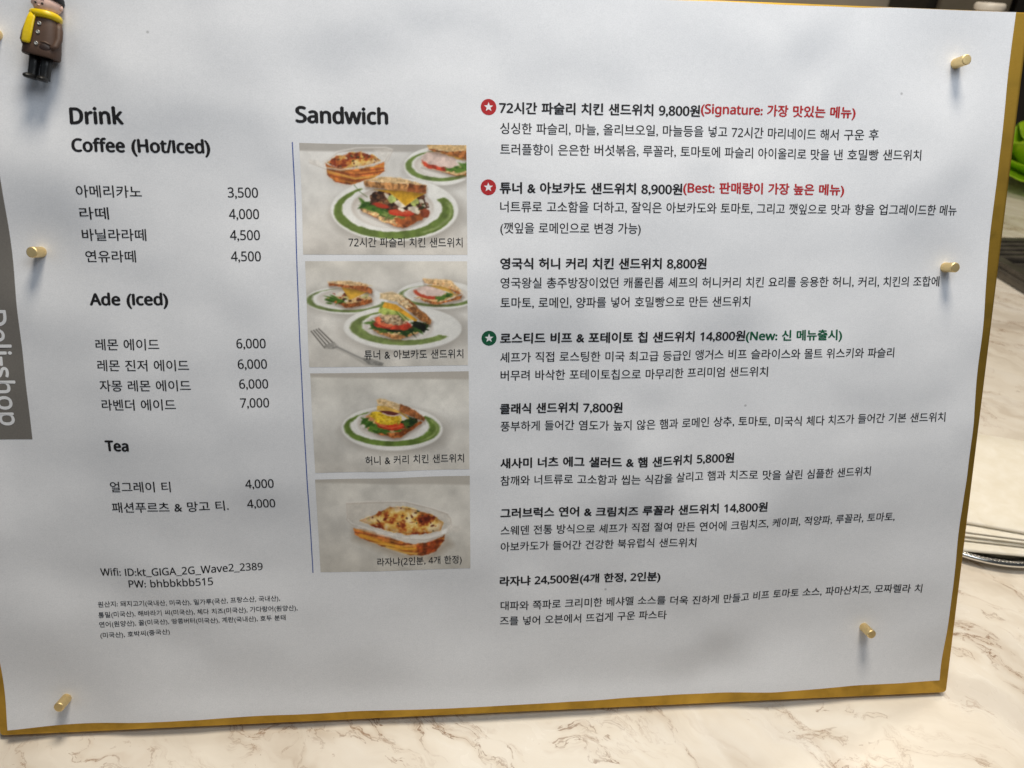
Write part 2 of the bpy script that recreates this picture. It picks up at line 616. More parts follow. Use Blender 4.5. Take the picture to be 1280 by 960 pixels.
T(B, '로스티드 비프 & 포테이토 칩 샌드위치 14,800원', 0.3, 163.7, 105.2, 4.9, 1)
T(B, '(New: 신 메뉴출시)', 105.8, 163.9, 148.0, 4.9, 1, GREEN_INK)
T(D, '셰프가 직접 로스팅한 미국 최고급 등급인 앵거스 비프 슬라이스와 몰트 위스키와 파슬리', 0.3, 155.8, 172.4, 4.8)
T(D, '버무려 바삭한 포테이토칩으로 마무리한 프리미엄 샌드위치', 0.5, 148.0, 116.2, 4.8)
T(B, '클래식 샌드위치 7,800원', 0.3, 133.6, 52.4, 4.9, 1)
T(D, '풍부하게 들어간 염도가 높지 않은 햄과 로메인 상추, 토마토, 미국식 체다 치즈가 들어간 기본 샌드위치', 0.5, 126.2, 199.4, 4.8)
T(B, '새사미 너츠 에그 샐러드 & 햄 샌드위치 5,800원', 0.5, 109.5, 103.8, 4.9, 1)
T(D, '참깨와 너트류로 고소함과 씹는 식감을 살리고 햄과 치즈로 맛을 살린 심플한 샌드위치', 0.5, 101.9, 166.8, 4.8)
T(B, '그러브럭스 연어 & 크림치즈 루꼴라 샌드위치 14,800원', 0.5, 87.1, 119.5, 4.9, 1)
T(D, '스웨덴 전통 방식으로 셰프가 직접 절여 만든 연어에 크림치즈, 케이퍼, 적양파, 루꼴라, 토마토,', 0.5, 79.5, 181.0, 4.8)
T(D, '아보카도가 들어간 건강한 북유럽식 샌드위치', 0.5, 71.8, 87.6, 4.8)
T(B, '라자냐 24,500원(4개 한정, 2인분)', 0.2, 55.9, 72.1, 4.9, 1)
T(D, '대파와 쪽파로 크리미한 베샤멜 소스를 더욱 진하게 만들고 비프 토마토 소스, 파마산치즈, 모짜렐라 치', 0.5, 44.8, 196.6, 4.8)
T(D, '즈를 넣어 오븐에서 뜨겁게 구운 파스타', 0.2, 37.1, 75.8, 4.8)

# side band with its turned lettering, divider rule, badges
band = strip('side_band', -207.5, 126.7, -187.2, 268.0, GREY_INK, sheet, 8, 50, 0.05)
T('band_lettering', 'Deli\u2010shop', 178.2, -198.8, 132.6, 9.9, 0.6, BLANK, band, True)
_, _, dyb, _ = settle(-81.05, 64.6)
_, _, dyt, _ = settle(-81.05, 242.5)
dvx, _, _, _ = settle(-81.05, 150.0)
strip('divider_line', dvx - 0.2, 64.6 + dyb, dvx + 0.2, 242.5 + dyt, BLUE_INK, sheet, 1, 60, 0.06)
for cx, cy, m_ in ((-4.3, 256.8, RED_INK), (-4.5, 226.2, RED_INK), (-4.4, 165.6, GREEN_INK)):
    cx, _, ddy, kk = settle(cx, cy)
    cy += ddy
    n_ = 40
    v = [(cx, cy)] + [(cx + 3.05 * math.cos(2 * math.pi * k / n_), cy + 3.05 * math.sin(2 * math.pi * k / n_)) for k in range(n_)]
    badge = flat_on_sheet('star_badge', v, [(0, 1 + k, 1 + (k + 1) % n_) for k in range(n_)], m_, sheet, 0.06)
    v = [(cx, cy)] + [(cx + (1.85 if k % 2 == 0 else 0.78) * math.sin(math.pi * k / 5), cy + (1.85 if k % 2 == 0 else 0.78) * math.cos(math.pi * k / 5)) for k in range(10)]
    flat_on_sheet('star', v, [(0, 1 + (k + 1) % 10, 1 + k) for k in range(10)], BLANK, badge, 0.10)

# ---------------------------------------------------------------- printed food photographs
PW, PH = 220, 148


class Canvas:
    """small painter for the ink of one printed photograph; works in the coordinates of a study sheet"""

    def __init__(s, quad, seed):
        (ax, ay), (bx, by), (cx, cy), (dx, dy) = quad       # tl tr bl br
        u, v = np.meshgrid(np.linspace(0, 1, PW), np.linspace(0, 1, PH))
        s.X = (1 - v) * ((1 - u) * ax + u * bx) + v * ((1 - u) * cx + u * dx)
        s.Y = (1 - v) * ((1 - u) * ay + u * by) + v * ((1 - u) * cy + u * dy)
        s.c = np.zeros((PH, PW, 3))
        s.u, s.v, s.seed = u, v, seed

    def nz(s, nx, ny, k=0):
        s.seed += 1
        return smooth_noise(nx, ny, s.seed * 13 + k)(s.u, s.v)

    def fbm(s, n=8, o=4):
        r = 0
        a = 1.0
        for i in range(o):
            r = r + a * s.nz(int(n * 1.5), n)
            a *= 0.55
            n = int(n * 2)
        return r

    def put(s, m, col, a=1.0, var=0.0, n=24):
        col = np.array(col, float)
        c = np.broadcast_to(col, s.c.shape)
        if var:
            c = c * (1 + var * 2 * s.fbm(n, 3))[..., None]
        m = (m * a)[..., None]
        s.c = s.c * (1 - m) + c * m

    def ell(s, cx, cy, rx, ry, soft=5.0, rot=0.0, rag=0.0):
        c, q = math.cos(rot), math.sin(rot)
        dx, dy = s.X - cx, s.Y - cy
        x, y = c * dx + q * dy, -q * dx + c * dy
        d = (np.sqrt((x / rx) ** 2 + (y / ry) ** 2) - 1) * min(rx, ry)
        if rag:
            d = d + rag * 2 * s.fbm(20, 3)
        return np.clip(0.5 - d / soft, 0, 1)

    def poly(s, pts, soft=5.0, rag=0.0):
        P = np.array(pts, float)
        d = np.full(s.X.shape, 1e9)
        ins = np.zeros(s.X.shape, bool)
        for (x0, y0), (x1, y1) in zip(P, np.roll(P, -1, 0)):
            ex, ey = x1 - x0, y1 - y0
            t = np.clip(((s.X - x0) * ex + (s.Y - y0) * ey) / (ex * ex + ey * ey + 1e-9), 0, 1)
            d = np.minimum(d, np.hypot(s.X - x0 - t * ex, s.Y - y0 - t * ey))
            cr_ = (y0 > s.Y) != (y1 > s.Y)
            xi = x0 + (s.Y - y0) * ex / (ey if abs(ey) > 1e-9 else 1e-9)
            ins ^= cr_ & (s.X < xi)
        d = np.where(ins, -d, d)
        if rag:
            d = d + rag * 2 * s.fbm(20, 3)
        return np.clip(0.5 - d / soft, 0, 1)

    def line(s, pts, w, soft=4.0):
        P = np.array(pts, float)
        d = np.full(s.X.shape, 1e9)
        for (x0, y0), (x1, y1) in zip(P[:-1], P[1:]):
            ex, ey = x1 - x0, y1 - y0
            t = np.clip(((s.X - x0) * ex + (s.Y - y0) * ey) / (ex * ex + ey * ey + 1e-9), 0, 1)
            d = np.minimum(d, np.hypot(s.X - x0 - t * ex, s.Y - y0 - t * ey))
        return np.clip(0.5 - (d - w / 2) / soft, 0, 1)

    def ground(s, top, mid, bot, edge, edge_col):
        s.c[:] = np.array(mid, float)
        s.put(np.clip(1 - s.v * 2.2, 0, 1), top)
        s.put(np.clip(s.v * 1.6 - 0.7, 0, 1), bot)
        s.c *= (1 + 0.10 * s.fbm(6, 5))[..., None]
        if edge:
            s.put(np.clip((edge - s.Y) / 14 + 0.5, 0, 1), edge_col, 0.8)

    def ring(s, cx, cy, rx, ry, k0, dcx, dcy, a0, a1, col, rag=5.0):
        """brushed sauce crescent: outer ellipse minus shifted inner ellipse, between two angles"""
        o_ = s.ell(cx, cy, rx, ry, 6, 0, rag * 0.5)
        i_ = s.ell(cx + dcx, cy + dcy, rx * k0, ry * k0, 6, 0, rag)
        ang = np.degrees(np.arctan2((s.Y - cy) / ry, (s.X - cx) / rx)) % 360
        w = ((ang - a0) % 360)
        span = (a1 - a0) % 360
        m = np.clip(np.minimum(w, span - w) / 4 + 0.5, 0, 1) * (w <= span + 4)
        s.put(o_ * (1 - i_) * m, col, 1.0, 0.12, 14)

    def plate(s, cx, cy, rx, ry, wx, wy, wrx, wry):
        s.put(s.ell(cx + 25, cy + ry * 0.14, rx * 1.03, ry * 1.05, 60), (150, 144, 136), 0.65)
        s.put(s.ell(cx, cy + ry * 0.045, rx, ry, 6), (206, 203, 198))
        s.put(s.ell(cx, cy, rx, ry, 6), (228, 227, 223), 1, 0.02)
        s.put(s.ell(wx, wy, wrx, wry, 10), (196, 187, 178))
        s.put(s.ell(wx + wrx * 0.05, wy + wry * 0.30, wrx * 0.80, wry * 0.62, 40), (186, 176, 166), 0.35)
        s.put(s.ell(wx + wrx * 0.03, wy + wry * 0.12, wrx * 0.94, wry * 0.90, 22), (221, 217, 211))

    def bread(s, top, side, tc=(206, 172, 122), sc=(158, 98, 52)):
        s.put(s.poly([(x + 4, y + 16) for x, y in side], 26), (70, 44, 28), 0.45)
        s.put(s.poly(side, 6, 4), sc, 1, 0.30, 34)
        s.put(s.poly(top, 6, 4), tc, 1, 0.16, 40)
        s.put(s.line(top[:max(3, len(top) // 2)], 5, 6), (238, 214, 174), 0.55)
        s.grit(top, 40, tc, 0.80, 1.14)
        s.grit(side, 46, sc, 0.62, 1.35)

    def grit(s, region, n, col, lo, hi):
        r = np.random.default_rng(int(region[0][0] * 7 + region[0][1]) + n)
        s.bits(region, n, r.integers(1, 999), [tuple(min(255, c * k) for c in col) for k in (lo, (lo + 1) / 2, (hi + 1) / 2, hi)], 3, 8)

    def leaves(s, x0, y0, x1, y1, n, seed, size=22, dark=(44, 78, 26), light=(104, 142, 56)):
        r = np.random.default_rng(seed)
        for k in range(n):
            t = r.random()
            x, y = x0 + (x1 - x0) * t + r.normal(0, 6), y0 + (y1 - y0) * t + r.normal(0, 9)
            a = r.random()
            col = np.array(dark) * (1 - a) + np.array(light) * a
            s.put(s.ell(x, y, size * (0.5 + r.random()), size * 0.28 * (0.6 + r.random()), 6, r.uniform(-0.9, 0.9)), col, 0.95)

    def bits(s, pts_poly, n, seed, cols, rmin, rmax):
        r = np.random.default_rng(seed)
        P = np.array(pts_poly, float)
        m = s.poly(pts_poly, 6)
        lo, hi = P.min(0), P.max(0)
        for k in range(n):
            x, y = r.uniform(lo[0], hi[0]), r.uniform(lo[1], hi[1])
            c = cols[r.integers(len(cols))]
            s.put(s.ell(x, y, r.uniform(rmin, rmax), r.uniform(rmin, rmax) * 0.6, 5, r.uniform(-1, 1)) * m, c, 0.85)


def lasagne(s, top, side, rim, hand, seed):
    s.put(s.poly(side, 6, 4), (182, 106, 50), 1, 0.35, 22)
    P = np.array(side, float)
    lo, hi = P.min(0), P.max(0)
    m = s.poly(side, 6)
    r = np.random.default_rng(seed)
    for k in range(9):
        y = lo[1] + (hi[1] - lo[1]) * (0.30 + 0.09 * k)
        col = [(216, 156, 66), (142, 66, 34), (200, 128, 58), (122, 54, 32), (228, 178, 96)][k % 5]
        s.put(s.line([(lo[0], y - 40 + r.normal(0, 5)), (lo[0] + (hi[0] - lo[0]) * 0.5, y + r.normal(0, 6)), (hi[0], y - 20 + r.normal(0, 6))], 9, 8) * m, col, 0.7)
    s.put(s.poly(side, 60) * (1 - s.poly(side, 6)), (180, 150, 120), 0.35)
    n = s.fbm(9, 5) * 1.3 + 0.04
    pal = np.stack([np.interp(n, [-0.7, -0.38, -0.12, 0.08, 0.30, 0.6], ch) for ch in ((92, 138, 190, 222, 238, 246), (34, 58, 104, 172, 206, 226), (22, 32, 48, 82, 128, 178))], -1)
    mt_ = s.poly(top, 6, 7)[..., None]
    s.c = s.c * (1 - mt_) + pal * mt_
    s.bits(top, 36, seed, [(232, 206, 148), (224, 186, 104), (168, 88, 44), (122, 48, 30), (238, 216, 168), (196, 120, 58), (96, 40, 26)], 5, 17)
    edge = np.clip(s.poly(top, 6) - s.poly(top, 70), 0, 1)
    s.put(edge, (112, 46, 30), 0.8, 0.6, 30)
    s.bits(top, 26, seed + 1, [(58, 66, 40), (70, 30, 22)], 4, 10)
    for q in rim:
        s.put(s.line(q, 8, 8), (228, 224, 218), 0.75)
        s.put(s.line([(x, y + 9) for x, y in q], 3, 6), (168, 152, 138), 0.6)
    for q in hand:
        s.put(s.poly(q, 12), (224, 218, 210), 0.55, 0.1)


def photo_one():
    s = Canvas(((70, 45), (1185, 48), (107, 795), (1193, 790)), 101)
    s.ground((220, 218, 215), (219, 217, 213), (200, 195, 188), 96, (168, 163, 157))
    lasagne(s, [(250, 168), (300, 135), (390, 105), (470, 96), (560, 122), (612, 158), (520, 195), (400, 212), (300, 205)],
            [(240, 175), (300, 205), (430, 214), (560, 190), (630, 165), (634, 225), (560, 272), (400, 318), (310, 302), (255, 252)],
            [[(135, 165), (240, 205), (340, 218), (520, 188), (635, 152), (665, 100)], [(250, 150), (320, 95), (450, 70), (640, 66), (685, 80), (655, 150)]],
            [[(130, 150), (190, 158), (240, 200), (140, 178)], [(560, 80), (680, 72), (640, 150), (600, 130)]], 5)
    s.plate(1005, 188, 240, 128, 1020, 180, 185, 85)
    s.ring(1005, 190, 232, 102, 0.86, 10, -10, 20, 300, (108, 128, 66), 2)
    s.bread([(880, 170), (920, 200), (1120, 246), (1190, 240), (1190, 200), (1000, 170)], [(880, 185), (1110, 252), (1190, 250), (1190, 230), (1000, 200)])
    s.put(s.ell(985, 178, 105, 38, 6, 0.22, 5), (178, 66, 42), 1, 0.3)
    s.leaves(1050, 215, 1185, 190, 22, 4, 28)
    s.put(s.poly([(960, 95), (1130, 110), (1170, 150), (1050, 130)], 6), (222, 172, 74), 1, 0.15)
    s.put(s.ell(1008, 148, 122, 46, 6, 0.18, 5), (216, 192, 182), 1, 0.10)
    s.bread([(920, 46), (1190, 50), (1190, 88), (1060, 92), (925, 74)], [(925, 70), (1060, 92), (1190, 84), (1190, 148), (1090, 116), (935, 84)])
    # main plate
    s.plate(705, 482, 425, 212, 690, 470, 275, 140)
    s.ring(700, 496, 400, 188, 0.835, -14, -18, -32, 236, (104, 124, 58), 3)
    s.ring(706, 492, 384, 176, 0.955, -4, -4, -22, 60, (136, 152, 92), 2)
    s.bread([(472, 465), (520, 440), (905, 470), (920, 500), (700, 560), (480, 490)], [(472, 470), (700, 545), (905, 478), (926, 500), (885, 552), (762, 609), (695, 592), (478, 492)], (204, 166, 110), (170, 104, 60))
    s.put(s.poly([(700, 545), (905, 478), (926, 500), (885, 552), (764, 606)], 6, 5), (146, 78, 38), 1, 0.3)
    s.put(s.poly([(480, 470), (560, 495), (700, 545), (720, 590), (640, 570), (482, 490)], 6, 6), (206, 166, 116), 1, 0.35, 30)
    s.leaves(490, 440, 660, 510, 60, 7, 30)
    s.leaves(620, 520, 760, 530, 16, 8, 26, (60, 82, 34), (140, 160, 84))
    s.put(s.poly([(530, 380), (600, 355), (900, 385), (930, 470), (760, 520), (540, 450)], 6, 8), (74, 48, 34), 1, 0.5, 30)
    s.bits([(530, 375), (600, 352), (740, 365), (760, 500), (540, 450)], 70, 9, [(58, 36, 26), (120, 84, 58), (150, 112, 80), (44, 28, 22), (176, 120, 70)], 6, 20)
    s.put(s.ell(615, 458, 62, 15, 6, 0.2, 3), (180, 62, 38))
    s.put(s.ell(748, 506, 92, 26, 6, 0.08, 4), (182, 54, 34), 1, 0.2)
    s.put(s.ell(748, 500, 80, 15, 6, 0.08), (206, 90, 56), 0.7)
    for q in ([(635, 375), (665, 380), (680, 420), (650, 415)], [(695, 430), (740, 415), (775, 460), (735, 475)], [(790, 465), (840, 455), (875, 500), (860, 515), (800, 490)], [(855, 410), (890, 420), (908, 465), (880, 450)], [(720, 470), (760, 470), (790, 500), (750, 498)]):
        s.put(s.poly(q, 7, 5), (226, 214, 194), 1, 0.12)
    s.put(s.ell(685, 408, 28, 30, 7, 0, 4), (184, 198, 116), 1, 0.15)
    s.put(s.ell(838, 432, 30, 30, 7, 0, 4), (182, 192, 108), 1, 0.15)
    s.bits([(840, 440), (925, 430), (940, 480), (880, 520)], 24, 3, [(78, 44, 30), (50, 62, 28), (120, 70, 44)], 6, 14)
    s.put(s.ell(905, 508, 30, 30, 8, 0, 5), (140, 66, 40), 1, 0.2)
    s.put(s.poly([(560, 350), (740, 352), (908, 376), (850, 405), (776, 460), (720, 410), (670, 372)], 5), (216, 164, 44), 1, 0.10)
    s.put(s.line([(690, 385), (776, 458), (850, 405)], 5, 5), (236, 194, 92), 0.7)
    s.bread([(497, 288), (600, 264), (740, 268), (916, 322), (800, 312), (620, 300)], [(497, 286), (620, 298), (800, 308), (916, 322), (912, 372), (800, 360), (640, 346), (505, 332)], (216, 182, 134), (180, 128, 78))
    s.put(s.poly([(800, 308), (916, 322), (912, 372), (790, 358)], 6, 4), (142, 82, 46), 1, 0.25)
    s.line_w = 0
    s.put(s.line([(430, 318), (470, 365), (520, 400)], 4, 4), (70, 92, 40), 0.8)
    return s


def mini_sandwich(s, kind, ox, oy, k):
    f = lambda pts: [(ox + x * k, oy + y * k) for x, y in pts]
    if kind == 'mush':
        s.bread(f([(-150, 30), (-20, 0), (140, 20), (150, 40), (-20, 70)]), f([(-160, 35), (-20, 66), (150, 30), (150, 60), (10, 100), (-25, 98)]), (210, 174, 124), (160, 92, 48))
        s.leaves(ox - 150 * k, oy + 35 * k, ox - 50 * k, oy + 60 * k, 18, 3, 20)
        s.bits(f([(-120, 0), (0, -20), (130, 0), (110, 50), (-30, 60)]), 46, 5, [(84, 44, 30), (226, 214, 190), (150, 66, 38), (60, 40, 28), (196, 196, 130), (232, 222, 204)], 8, 22)
        s.put(s.poly(f([(-60, -40), (130, -15), (0, 45)]), 5), (222, 172, 62), 1, 0.1)
        s.bread(f([(-150, -75), (0, -85), (150, -50), (0, -50)]), f([(-150, -72), (0, -52), (60, -80), (155, -30), (150, 5), (0, -35), (-140, -48)]), (220, 184, 136), (158, 94, 54))
    else:
        s.bread(f([(-170, 40), (0, 10), (160, 10), (0, 70)]), f([(-180, 40), (0, 70), (160, 20), (155, 45), (0, 85), (-40, 84)]), (210, 172, 116), (172, 108, 62))
        s.put(s.ell(ox - 90 * k, oy + 20 * k, 95 * k, 26 * k, 6, 0.2, 3), (192, 78, 52))
        s.leaves(ox - 20 * k, oy + 45 * k, ox + 80 * k, oy + 15 * k, 20, 8, 20)
        s.put(s.ell(ox - 60 * k, oy - 5 * k, 95 * k, 34 * k, 6, 0.1, 4), (220, 196, 186), 1, 0.08)
        s.put(s.poly(f([(-90, -45), (60, -40), (110, 20), (60, 0)]), 5), (226, 178, 84))
        s.bread(f([(-120, -90), (80, -80), (160, 0), (-100, -60)]), f([(-120, -86), (-100, -62), (60, -60), (170, 20), (120, 10), (40, -45), (-110, -60)]), (222, 184, 134), (176, 112, 66))


def photo_two():
    s = Canvas(((110, 90), (1195, 86), (150, 802), (1203, 772)), 202)
    s.ground((212, 208, 200), (216, 213, 208), (206, 202, 195), None, None)
    s.plate(390, 345, 270, 92, 390, 335, 190, 60)
    s.ring(390, 348, 266, 80, 0.88, 2, -8, 5, 300, (118, 134, 82), 1.5)
    mini_sandwich(s, 'mush', 410, 300, 0.98)
    s.plate(1000, 305, 275, 92, 1000, 300, 195, 58)
    s.ring(1000, 312, 266, 72, 0.88, 2, -8, 10, 280, (114, 132, 76), 1.5)
    mini_sandwich(s, 'ham', 1010, 285, 0.95)
    s.plate(765, 525, 392, 146, 735, 520, 228, 98)
    s.ring(760, 526, 346, 116, 0.83, 16, -16, 26, 258, (122, 138, 80), 2.5)
    s.bread([(550, 510), (700, 500), (900, 520), (860, 560), (700, 575)], [(550, 512), (700, 570), (880, 530), (862, 560), (745, 600), (690, 598), (570, 548)], (212, 178, 128), (176, 124, 76))
    s.leaves(550, 500, 700, 540, 34, 5, 30, (34, 62, 26), (92, 128, 52))
    s.put(s.poly([(640, 530), (900, 500), (940, 540), (800, 560), (700, 556)], 6, 6), (34, 50, 26), 1, 0.4)
    s.leaves(760, 555, 930, 500, 30, 6, 30, (28, 48, 24), (70, 104, 44))
    s.put(s.ell(705, 505, 130, 34, 6, 0.05, 4), (184, 62, 40), 1, 0.2)
    s.put(s.ell(640, 488, 65, 30, 6, 0.3, 4), (206, 104, 70), 1, 0.2)
    s.put(s.ell(700, 468, 92, 34, 6, 0.08, 6), (176, 152, 120), 1, 0.3, 34)
    s.bits([(610, 450), (790, 450), (790, 500), (620, 495)], 40, 6, [(128, 102, 76), (206, 188, 158), (98, 76, 56)], 5, 10)
    s.put(s.poly([(598, 410), (640, 365), (720, 395), (740, 440), (640, 440), (602, 425)], 6, 3), (168, 182, 92), 1, 0.2)
    s.put(s.line([(612, 395), (660, 372), (720, 405)], 8, 6), (98, 128, 44), 0.8)
    for k in range(4):
        s.put(s.line([(705 + 14 * k, 400 + 6 * k), (770 + 16 * k, 475)], 7, 5), ((92, 122, 44), (176, 186, 104))[k % 2])
    s.put(s.poly([(640, 356), (720, 372), (862, 470), (850, 486), (735, 418), (625, 390)], 5), (218, 160, 48), 1, 0.1)
    s.put(s.poly([(840, 480), (930, 500), (905, 550), (830, 510)], 7, 6), (24, 30, 20), 1, 0.4)
    s.bread([(610, 300), (690, 286), (760, 312), (830, 380), (790, 400), (720, 356), (612, 330)], [(745, 318), (800, 336), (962, 470), (945, 500), (880, 470), (790, 400), (735, 362)], (214, 188, 146), (150, 100, 58))
    s.bits([(740, 320), (800, 340), (960, 470), (880, 470), (740, 360)], 60, 4, [(196, 152, 104), (120, 74, 40), (176, 124, 78)], 3, 8)
    # fork
    s.put(s.line([(330, 668), (440, 722), (520, 772), (640, 790)], 16, 14), (150, 146, 140), 0.5)
    for k in range(4):
        s.put(s.line([(160 + 16 * k, 556 - 6 * k), (250 + 18 * k, 668 - 12 * k)], 8, 4), (92, 88, 84))
        s.put(s.line([(163 + 16 * k, 556 - 6 * k), (252 + 18 * k, 664 - 12 * k)], 2, 4), (186, 182, 176), 0.7)
    s.put(s.poly([(240, 655), (310, 625), (345, 660), (300, 676), (255, 674)], 6), (150, 147, 142), 1, 0.15)
    s.put(s.line([(325, 655), (420, 700), (510, 742)], 11, 5), (142, 140, 136))
    s.put(s.line([(325, 651), (420, 696), (510, 738)], 3, 4), (208, 206, 202), 0.8)
    s.put(s.poly([(500, 730), (560, 735), (640, 765), (632, 782), (545, 778), (505, 750)], 7), (140, 138, 134), 1, 0.15)
    return s


def photo_three():
    s = Canvas(((96, 98), (1150, 68), (130, 765), (1158, 722)), 303)
    s.ground((208, 205, 198), (217, 215, 210), (208, 204, 197), 122, (178, 172, 164))
    s.plate(640, 450, 335, 148, 620, 420, 210, 105)
    s.ring(638, 450, 318, 122, 0.83, -12, -14, -46, 240, (104, 128, 58), 2.5)
    s.ring(640, 448, 306, 114, 0.955, -4, -3, -34, 50, (140, 156, 94), 1.5)
    s.bread([(440, 420), (520, 380), (830, 400), (660, 480), (500, 470)], [(445, 440), (520, 462), (660, 482), (828, 398), (835, 410), (690, 512), (650, 518), (540, 490)], (212, 176, 124), (160, 96, 50))
    s.put(s.poly([(660, 482), (828, 398), (836, 412), (690, 514)], 6, 4), (150, 82, 40), 1, 0.3)
    s.put(s.ell(495, 385, 30, 18, 6, 0.3, 3), (204, 142, 100))
    s.leaves(445, 405, 560, 465, 46, 9, 26)
    s.leaves(560, 465, 700, 460, 20, 10, 22)
    s.put(s.poly([(690, 400), (800, 380), (810, 405), (740, 450), (690, 445)], 6, 6), (36, 58, 28), 1, 0.4)
    s.leaves(700, 440, 780, 390, 22, 12, 22, (28, 50, 24), (88, 120, 52))
    s.put(s.ell(620, 432, 95, 30, 6, 0.06, 4), (186, 62, 34), 1, 0.2)
    s.put(s.ell(560, 418, 45, 18, 6, 0.4, 4), (210, 104, 62))
    s.put(s.line([(530, 420), (620, 452), (710, 430)], 5, 5), (226, 120, 76), 0.8)
    s.put(s.ell(605, 382, 108, 42, 6, 0.15, 8), (216, 182, 42), 1, 0.22, 34)
    s.bits([(500, 345), (700, 360), (705, 420), (520, 410)], 60, 8, [(236, 208, 78), (190, 148, 28), (228, 192, 52)], 5, 12)
    s.put(s.ell(620, 347, 70, 16, 6, 0.15, 3), (104, 50, 46))
    s.put(s.line([(575, 350), (610, 364), (650, 368), (690, 356)], 7, 5), (222, 196, 196))
    s.put(s.poly([(538, 300), (600, 300), (700, 340), (752, 382), (742, 388), (690, 350), (620, 335), (535, 332)], 5), (222, 178, 88), 1, 0.1)
    s.bread([(535, 262), (560, 254), (690, 290), (680, 332), (620, 310), (540, 292)], [(690, 290), (760, 310), (858, 378), (852, 402), (780, 372), (682, 334)], (214, 184, 138), (160, 100, 58))
    s.bits([(540, 262), (690, 294), (680, 330), (545, 290)], 40, 2, [(182, 148, 100), (228, 204, 164)], 3, 8)
    return s


def photo_four():
    s = Canvas(((132, 216), (1156, 176), (162, 842), (1162, 802)), 404)
    s.ground((210, 207, 200), (213, 210, 204), (200, 196, 188), 236, (178, 173, 165))
    s.put(s.poly([(380, 560), (700, 700), (860, 730), (1010, 600), (1040, 640), (900, 750), (700, 740), (380, 610)], 60), (150, 136, 118), 0.6)
    s.put(s.poly([(340, 360), (480, 345), (720, 345), (1010, 425), (1035, 480), (980, 580), (840, 605), (640, 570), (370, 495), (338, 460)], 8), (206, 200, 191), 0.75, 0.05)
    lasagne(s, [(415, 480), (520, 440), (620, 388), (690, 385), (800, 405), (920, 440), (982, 490), (960, 545), (840, 572), (720, 570), (600, 545), (480, 505)],
            [(382, 530), (480, 545), (640, 600), (780, 640), (900, 620), (990, 570), (985, 615), (930, 680), (850, 715), (760, 712), (560, 650), (430, 600), (395, 575)],
            [[(338, 355), (345, 430), (338, 465), (372, 500), (560, 558), (720, 592), (850, 600), (960, 575), (1035, 500), (1025, 450), (1000, 420)], [(340, 360), (480, 352), (720, 348), (900, 388), (1010, 425)]],
            [[(960, 550), (1020, 500), (1100, 520), (1080, 550), (1000, 560)], [(380, 500), (560, 552), (760, 592), (760, 625), (560, 585), (385, 530)]], 15)
    s.put(s.line([(430, 580), (560, 625), (720, 668), (840, 672)], 22, 16), (238, 176, 56), 0.75)
    s.put(s.line([(600, 655), (720, 695), (800, 705)], 14, 12), (240, 196, 96), 0.7)
    s.put(s.poly([(800, 640), (960, 600), (985, 610), (930, 680), (860, 710), (800, 690)], 14, 6), (138, 54, 26), 0.75, 0.4)
    s.put(s.line([(770, 590), (880, 590), (960, 560), (1000, 540)], 18, 12), (232, 228, 222), 0.85)
    s.put(s.poly([(968, 545), (1000, 530), (998, 560), (970, 570)], 8), (244, 243, 240), 0.9)
    return s


PHOTO_MAT = bpy.data.materials.new('photo_print')
PHOTO_MAT.use_nodes = True
nt, N, L, p = nodes(PHOTO_MAT)
at = nt.nodes.new('ShaderNodeVertexColor')
at.layer_name = 'ink'
grain = noise(nt, 2600.0, 2.0, 0.7, 0.0, coord(nt))
gr = ramp(nt, grain.outputs[0], [(0.25, (0.86, 0.86, 0.86, 1)), (0.75, (1, 1, 1, 1))])
L.new(mix(nt, 1.0, at.outputs[0], gr.outputs[0], 'MULTIPLY'), p.inputs['Base Color'])
p.inputs['Roughness'].default_value = 0.6
p.inputs['Specular IOR Level'].default_value = 0.3

CAPS = []
for fn, (xl, xr, yt, yb), cap in (
        (photo_one, (-78.0, -13.1, 242.4, 199.6), ('72시간 파슬리 치킨 샌드위치', -60.3, 202.9, -15.0, 4.2)),
        (photo_two, (-77.7, -13.2, 197.0, 154.4), ('튜너 & 아보카도 샌드위치', -55.4, 157.7, -15.1, 4.2)),
        (photo_three, (-77.5, -12.9, 151.8, 109.2), ('허니 & 커리 치킨 샌드위치', -56.5, 112.8, -15.2, 4.2)),
        (photo_four, (-77.4, -12.8, 106.8, 64.2), ('라자냐(2인분, 4개 한정)', -52.8, 67.5, -16.6, 4.2))):
    s = fn()
    ym = (yt + yb) / 2
    xl, xr, ddy, kk = settle(xl, ym, xr, ym)
    yt, yb = ym + ddy + (yt - ym) * kk, ym + ddy + (yb - ym) * kk
    ph = strip('food_photo', xl, yb, xr, yt, PHOTO_MAT, sheet, PW - 1, PH - 1, 0.05)
    c = np.clip(s.c[::-1], 0, 255) / 255.0
    pad = np.pad(c, ((1, 1), (1, 1), (0, 0)), 'edge')
    c = 0.5 * c + 0.125 * (pad[:-2, 1:-1] + pad[2:, 1:-1] + pad[1:-1, :-2] + pad[1:-1, 2:])
    g = c.mean(-1, keepdims=True)
    c = np.clip((g + (c - g) * 0.94 - 0.5) * 1.07 + 0.5, 0, 1)
    lin = np.where(c <= 0.04045, c / 12.92, ((c + 0.055) / 1.055) ** 2.4)
    ca = ph.data.color_attributes.new('ink', 'FLOAT_COLOR', 'POINT')
    ca.data.foreach_set('color', np.concatenate([lin.reshape(-1, 3), np.ones((PW * PH, 1))], 1).ravel())
    T('caption', cap[0], cap[1], cap[2], cap[3], cap[4], 0.15, None, ph)

